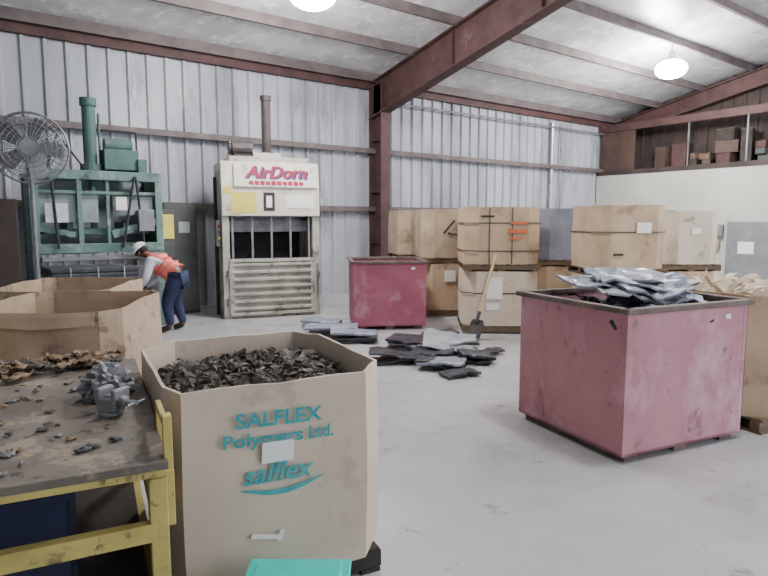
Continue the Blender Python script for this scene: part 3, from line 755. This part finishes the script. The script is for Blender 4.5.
sheet('work_glove', *local_bench(.1, .32), H+.002, .2, .14, (0, 0, .4), 'cardpale', .05, 5, 'dirty tan work glove lying among bench scrap', th=.02, cat='glove')

# ------------------------------------------------------------------ floor debris: stacks of squarish stiff sheets
rnd = random.Random(21)
LB = {'sheetlight': 'folded silver-grey sheet on the concrete floor', 'sheetblack': 'folded black plastic sheet on the concrete floor', 'sheet': 'folded blue-grey plastic sheet on the concrete floor'}
piles = [(7.9, .38, .66, .48, 3), (7.15, .12, .60, .42, 2), (7.75, .86, .70, .52, 3), (6.85, .70, .58, .38, 2), (7.15, 1.14, .44, .34, 2),
         (8.45, .80, .54, .42, 2), (7.35, .58, .52, .40, 2), (6.50, .80, .42, .26, 1), (7.65, 1.34, .36, .3, 1)]
k = 0
for (D_, L_, w, d, n) in piles:
    X, Y = DL(D_, L_); a0 = rnd.uniform(-1.0, -.2); z = .002
    for j in range(n):
        m = rnd.choice(['sheetblack', 'sheetblack', 'sheetblack', 'sheetblack', 'sheet'])
        th = rnd.uniform(.018, .03)
        panel(X+rnd.uniform(-.05, .05), Y+rnd.uniform(-.05, .05), z, w*rnd.uniform(.85, 1.05), d*rnd.uniform(.85, 1.05), th, (0, 0, a0+rnd.uniform(-.35, .35)), m, k+20, LB[m], 'scrap sheets on the floor', bend=.13, segs=7, n=6, crush=.012)
        z += th+.022; k += 1
X, Y = DL(7.60, .84)
panel(X, Y, .14, .62, .48, .015, (.30, .06, -.75), 'sheetlight', 55, 'bent silver-grey sheet leaning on the floor pile', 'scrap sheets on the floor', bend=.14, segs=8, n=8, crush=.02)
for (D_, L_, w, d, n) in [(9.0, -.80, .78, .5, 3), (8.45, -.42, .70, .46, 3), (9.75, -1.0, .6, .46, 2)]:
    X, Y = DL(D_, L_); z = .002
    for j in range(n):
        m = 'sheet' if j == n-1 else 'sheetblack'
        panel(X+rnd.uniform(-.03, .03), Y+rnd.uniform(-.03, .03), z, w*rnd.uniform(.9, 1.02), d*rnd.uniform(.9, 1.02), .028, (0, 0, -.6+rnd.uniform(-.15, .15)), m, k+60,
              LB[m].replace('folded', 'flattened'), 'flat sheets on the floor', bend=.06)
        z += .046; k += 1

# shovel leaning on box
p0 = Vector((6.14, 6.07, .02)); p1 = Vector((6.72, 6.17, 1.22)); dv = (p1-p0).normalized()
sh = root('shovel', tuple(p0), 0, 'long wooden-handled shovel leaning on a bulk box', 'shovel')
q = dv*.30
MB().cyl(q, p1-p0, .020).done('handle', 'handle', sh)
b = MB(); e = dv.to_track_quat('Z', 'Y').to_matrix()
b2 = [(-.11, 0), (-.12, .2), (-.09, .27), (.09, .27), (.12, .2), (.11, 0), (.0, -.02)]
v1 = [b.bm.verts.new(Vector((0, 0, .03))+e @ Vector((x, -.01-.03*(abs(x)/.12), z))) for x, z in b2]; v2 = [b.bm.verts.new(v.co+e @ Vector((0, .006, 0))) for v in v1]
b.bm.faces.new(v1); b.bm.faces.new(v2[::-1])
for i in range(7): b.bm.faces.new((v1[i], v2[i], v2[(i+1) % 7], v1[(i+1) % 7]))
b.cyl(dv*.25, dv*.42, .026); b.done('blade', 'darkpipe', sh)

# ------------------------------------------------------------------ person
X, Y = DL(9.25, -3.20)
ps = root('person', (X, Y, 0), 143, 'bending person in light shirt, orange vest, navy trousers, white hat', 'person')
def skin(name, nodes, edges, rt, m, parent, sub=2):
    keys = list(nodes); idx = {k: i for i, k in enumerate(keys)}
    me = bpy.data.meshes.new(name); me.from_pydata([nodes[k][0] for k in keys], [(idx[a], idx[b]) for a, b in edges], [])
    o = bpy.data.objects.new(name, me); COL.objects.link(o)
    o.modifiers.new('skin', 'SKIN'); s_ = o.modifiers.new('sub', 'SUBSURF'); s_.levels = sub; s_.render_levels = sub
    for k in keys:
        r = nodes[k][1]; r = r if isinstance(r, tuple) else (r, r)
        sv = me.skin_vertices[0].data[idx[k]]; sv.radius = r; sv.use_root = (k == rt)
    bpy.context.view_layer.update()
    nm = bpy.data.meshes.new_from_object(o.evaluated_get(bpy.context.evaluated_depsgraph_get()))
    bpy.data.objects.remove(o)
    return link(name, nm, m, parent, smooth=True)
nodes = {'pel': ((0, 0, .86), .125), 'sp': ((.14, 0, 1.0), .125), 'ch': ((.30, 0, 1.10), .14), 'nk': ((.42, 0, 1.17), .055), 'hd0': ((.47, 0, 1.20), .06),
         'hd1': ((.53, 0, 1.235), .085), 'hd2': ((.585, 0, 1.27), .075)}
edges = [('pel', 'sp'), ('sp', 'ch'), ('ch', 'nk'), ('nk', 'hd0'), ('hd0', 'hd1'), ('hd1', 'hd2')]
for s_, n in ((1, 'L'), (-1, 'R')):
    fx = .09 if s_ > 0 else -.02
    nodes.update({'hip'+n: ((.0, s_*.09, .82), .105), 'kn'+n: ((.09+fx*.5, s_*.12, .47), .070), 'an'+n: ((fx-.01, s_*.13, .10), .044), 'to'+n: ((fx+.15, s_*.14, .04), .036),
                  'shd'+n: ((.34, s_*.18, 1.11), .065), 'el'+n: ((.40, s_*.25, .84), .047), 'wr'+n: ((.56, s_*.16, .68), .030), 'pa'+n: ((.60, s_*.145, .62), .032)})
    edges += [('pel', 'hip'+n), ('hip'+n, 'kn'+n), ('kn'+n, 'an'+n), ('an'+n, 'to'+n), ('ch', 'shd'+n), ('shd'+n, 'el'+n), ('el'+n, 'wr'+n), ('wr'+n, 'pa'+n)]
    for f in range(4):
        y = s_*.145+(f-1.5)*.018; ln = (.07, .08, .075, .06)[f]
        nodes['f%d%s' % (f, n)] = ((.625, y, .595), .009); nodes['g%d%s' % (f, n)] = ((.64, y, .595-ln*.55), .009); nodes['h%d%s' % (f, n)] = ((.625, y, .595-ln), .008)
        edges += [('pa'+n, 'f%d%s' % (f, n)), ('f%d%s' % (f, n), 'g%d%s' % (f, n)), ('g%d%s' % (f, n), 'h%d%s' % (f, n))]
    nodes['t0'+n] = ((.58, s_*.11, .605), .010); nodes['t1'+n] = ((.60, s_*.098, .57), .009)
    edges += [('pa'+n, 't0'+n), ('t0'+n, 't1'+n)]
skin('body', nodes, edges, 'pel', 'skin', ps)
def sub_(keys, grow):
    nn = {}
    for k in keys:
        p_, r = nodes[k]; nn[k] = (p_, r+grow)
    return nn, [e for e in edges if e[0] in keys and e[1] in keys]
k = ['pel', 'sp', 'ch', 'shdL', 'shdR', 'elL', 'elR', 'wrL', 'wrR']; nn, ee = sub_(k, .022); skin('shirt', nn, ee, 'pel', 'shirt', ps)
# vest: a narrow band round the waist and two shoulder straps
nn = {'a': ((.12, 0, .975), .158), 'b': ((.155, 0, 1.0), .160), 'c': ((.19, 0, 1.02), .158)}
skin('safety_vest', nn, [('a', 'b'), ('b', 'c')], 'b', 'vest', ps)
for s_ in (-1, 1):
    nn = {'a': ((.17, s_*.10, 1.10), .040), 'b': ((.29, s_*.115, 1.19), .040), 'c': ((.39, s_*.11, 1.18), .034)}
    skin('vest_strap', nn, [('a', 'b'), ('b', 'c')], 'b', 'vest', ps)
nn, ee = sub_(['pel', 'hipL', 'hipR', 'knL', 'knR', 'anL', 'anR'], .026); nn['anL'] = (nn['anL'][0], .062); nn['anR'] = (nn['anR'][0], .062)
nn['pel'] = ((-.02, 0, .85), .14); skin('trousers', nn, ee, 'pel', 'trousers', ps)
for s_, n in ((1, 'L'), (-1, 'R')):
    nn = {'a': (nodes['an'+n][0], .05), 'b': ((nodes['to'+n][0][0]-.06, nodes['to'+n][0][1], .05), .048), 'c': (nodes['to'+n][0], .045)}
    skin('boot', nn, [('a', 'b'), ('b', 'c')], 'b', 'boot', ps)
MB().ball((0, 0, 0), .1, (1.0, .86, 1.0)).done('hair', 'hair', ps, (.542, 0, 1.262), smooth=True)
b = MB(); b.ball((0, 0, 0), .125, (1.1, .95, .85)); bmesh.ops.bisect_plane(b.bm, geom=b.bm.verts[:]+b.bm.edges[:]+b.bm.faces[:], plane_co=(0, 0, .0), plane_no=(0, 0, -1), clear_outer=True)
b.cyl((.03, 0, -.006), (.03, 0, .006), .15, seg=28); b.done('hard_hat', 'hat', ps, (.57, 0, 1.275), (0, math.radians(42), 0), smooth=True)
MB().ball((0, 0, 0), .016, (1.3, .8, 1)).done('nose', 'skin', ps, (.625, 0, 1.185), smooth=True)
for s_ in (-1, 1):
    MB().ball((0, 0, 0), .012).done('eye', 'paper', ps, (.622, s_*.032, 1.215), smooth=True)
    MB().ball((0, 0, 0), .026, (.8, .4, 1.2)).done('ear', 'skin', ps, (.54, s_*.088, 1.215), smooth=True)
MB().box((0, 0, 0), (.008, .045, .008)).done('mouth', 'redink', ps, (.605, 0, 1.155))

# ------------------------------------------------------------------ world, camera
w = bpy.data.worlds.new('World'); SC.world = w; w.use_nodes = True
bg = w.node_tree.nodes['Background']; bg.inputs[0].default_value = (.87, .91, 1.0, 1); bg.inputs[1].default_value = 3.7
cam = bpy.data.cameras.new('camera'); cam.lens = 28.125; cam.sensor_width = 36
co = bpy.data.objects.new('camera', cam); COL.objects.link(co)
co.location = (0, 0, 1.7)
F = Vector((.6*.994, .8*.994, -.1098)); co.rotation_euler = F.to_track_quat('-Z', 'Y').to_euler()
SC.camera = co
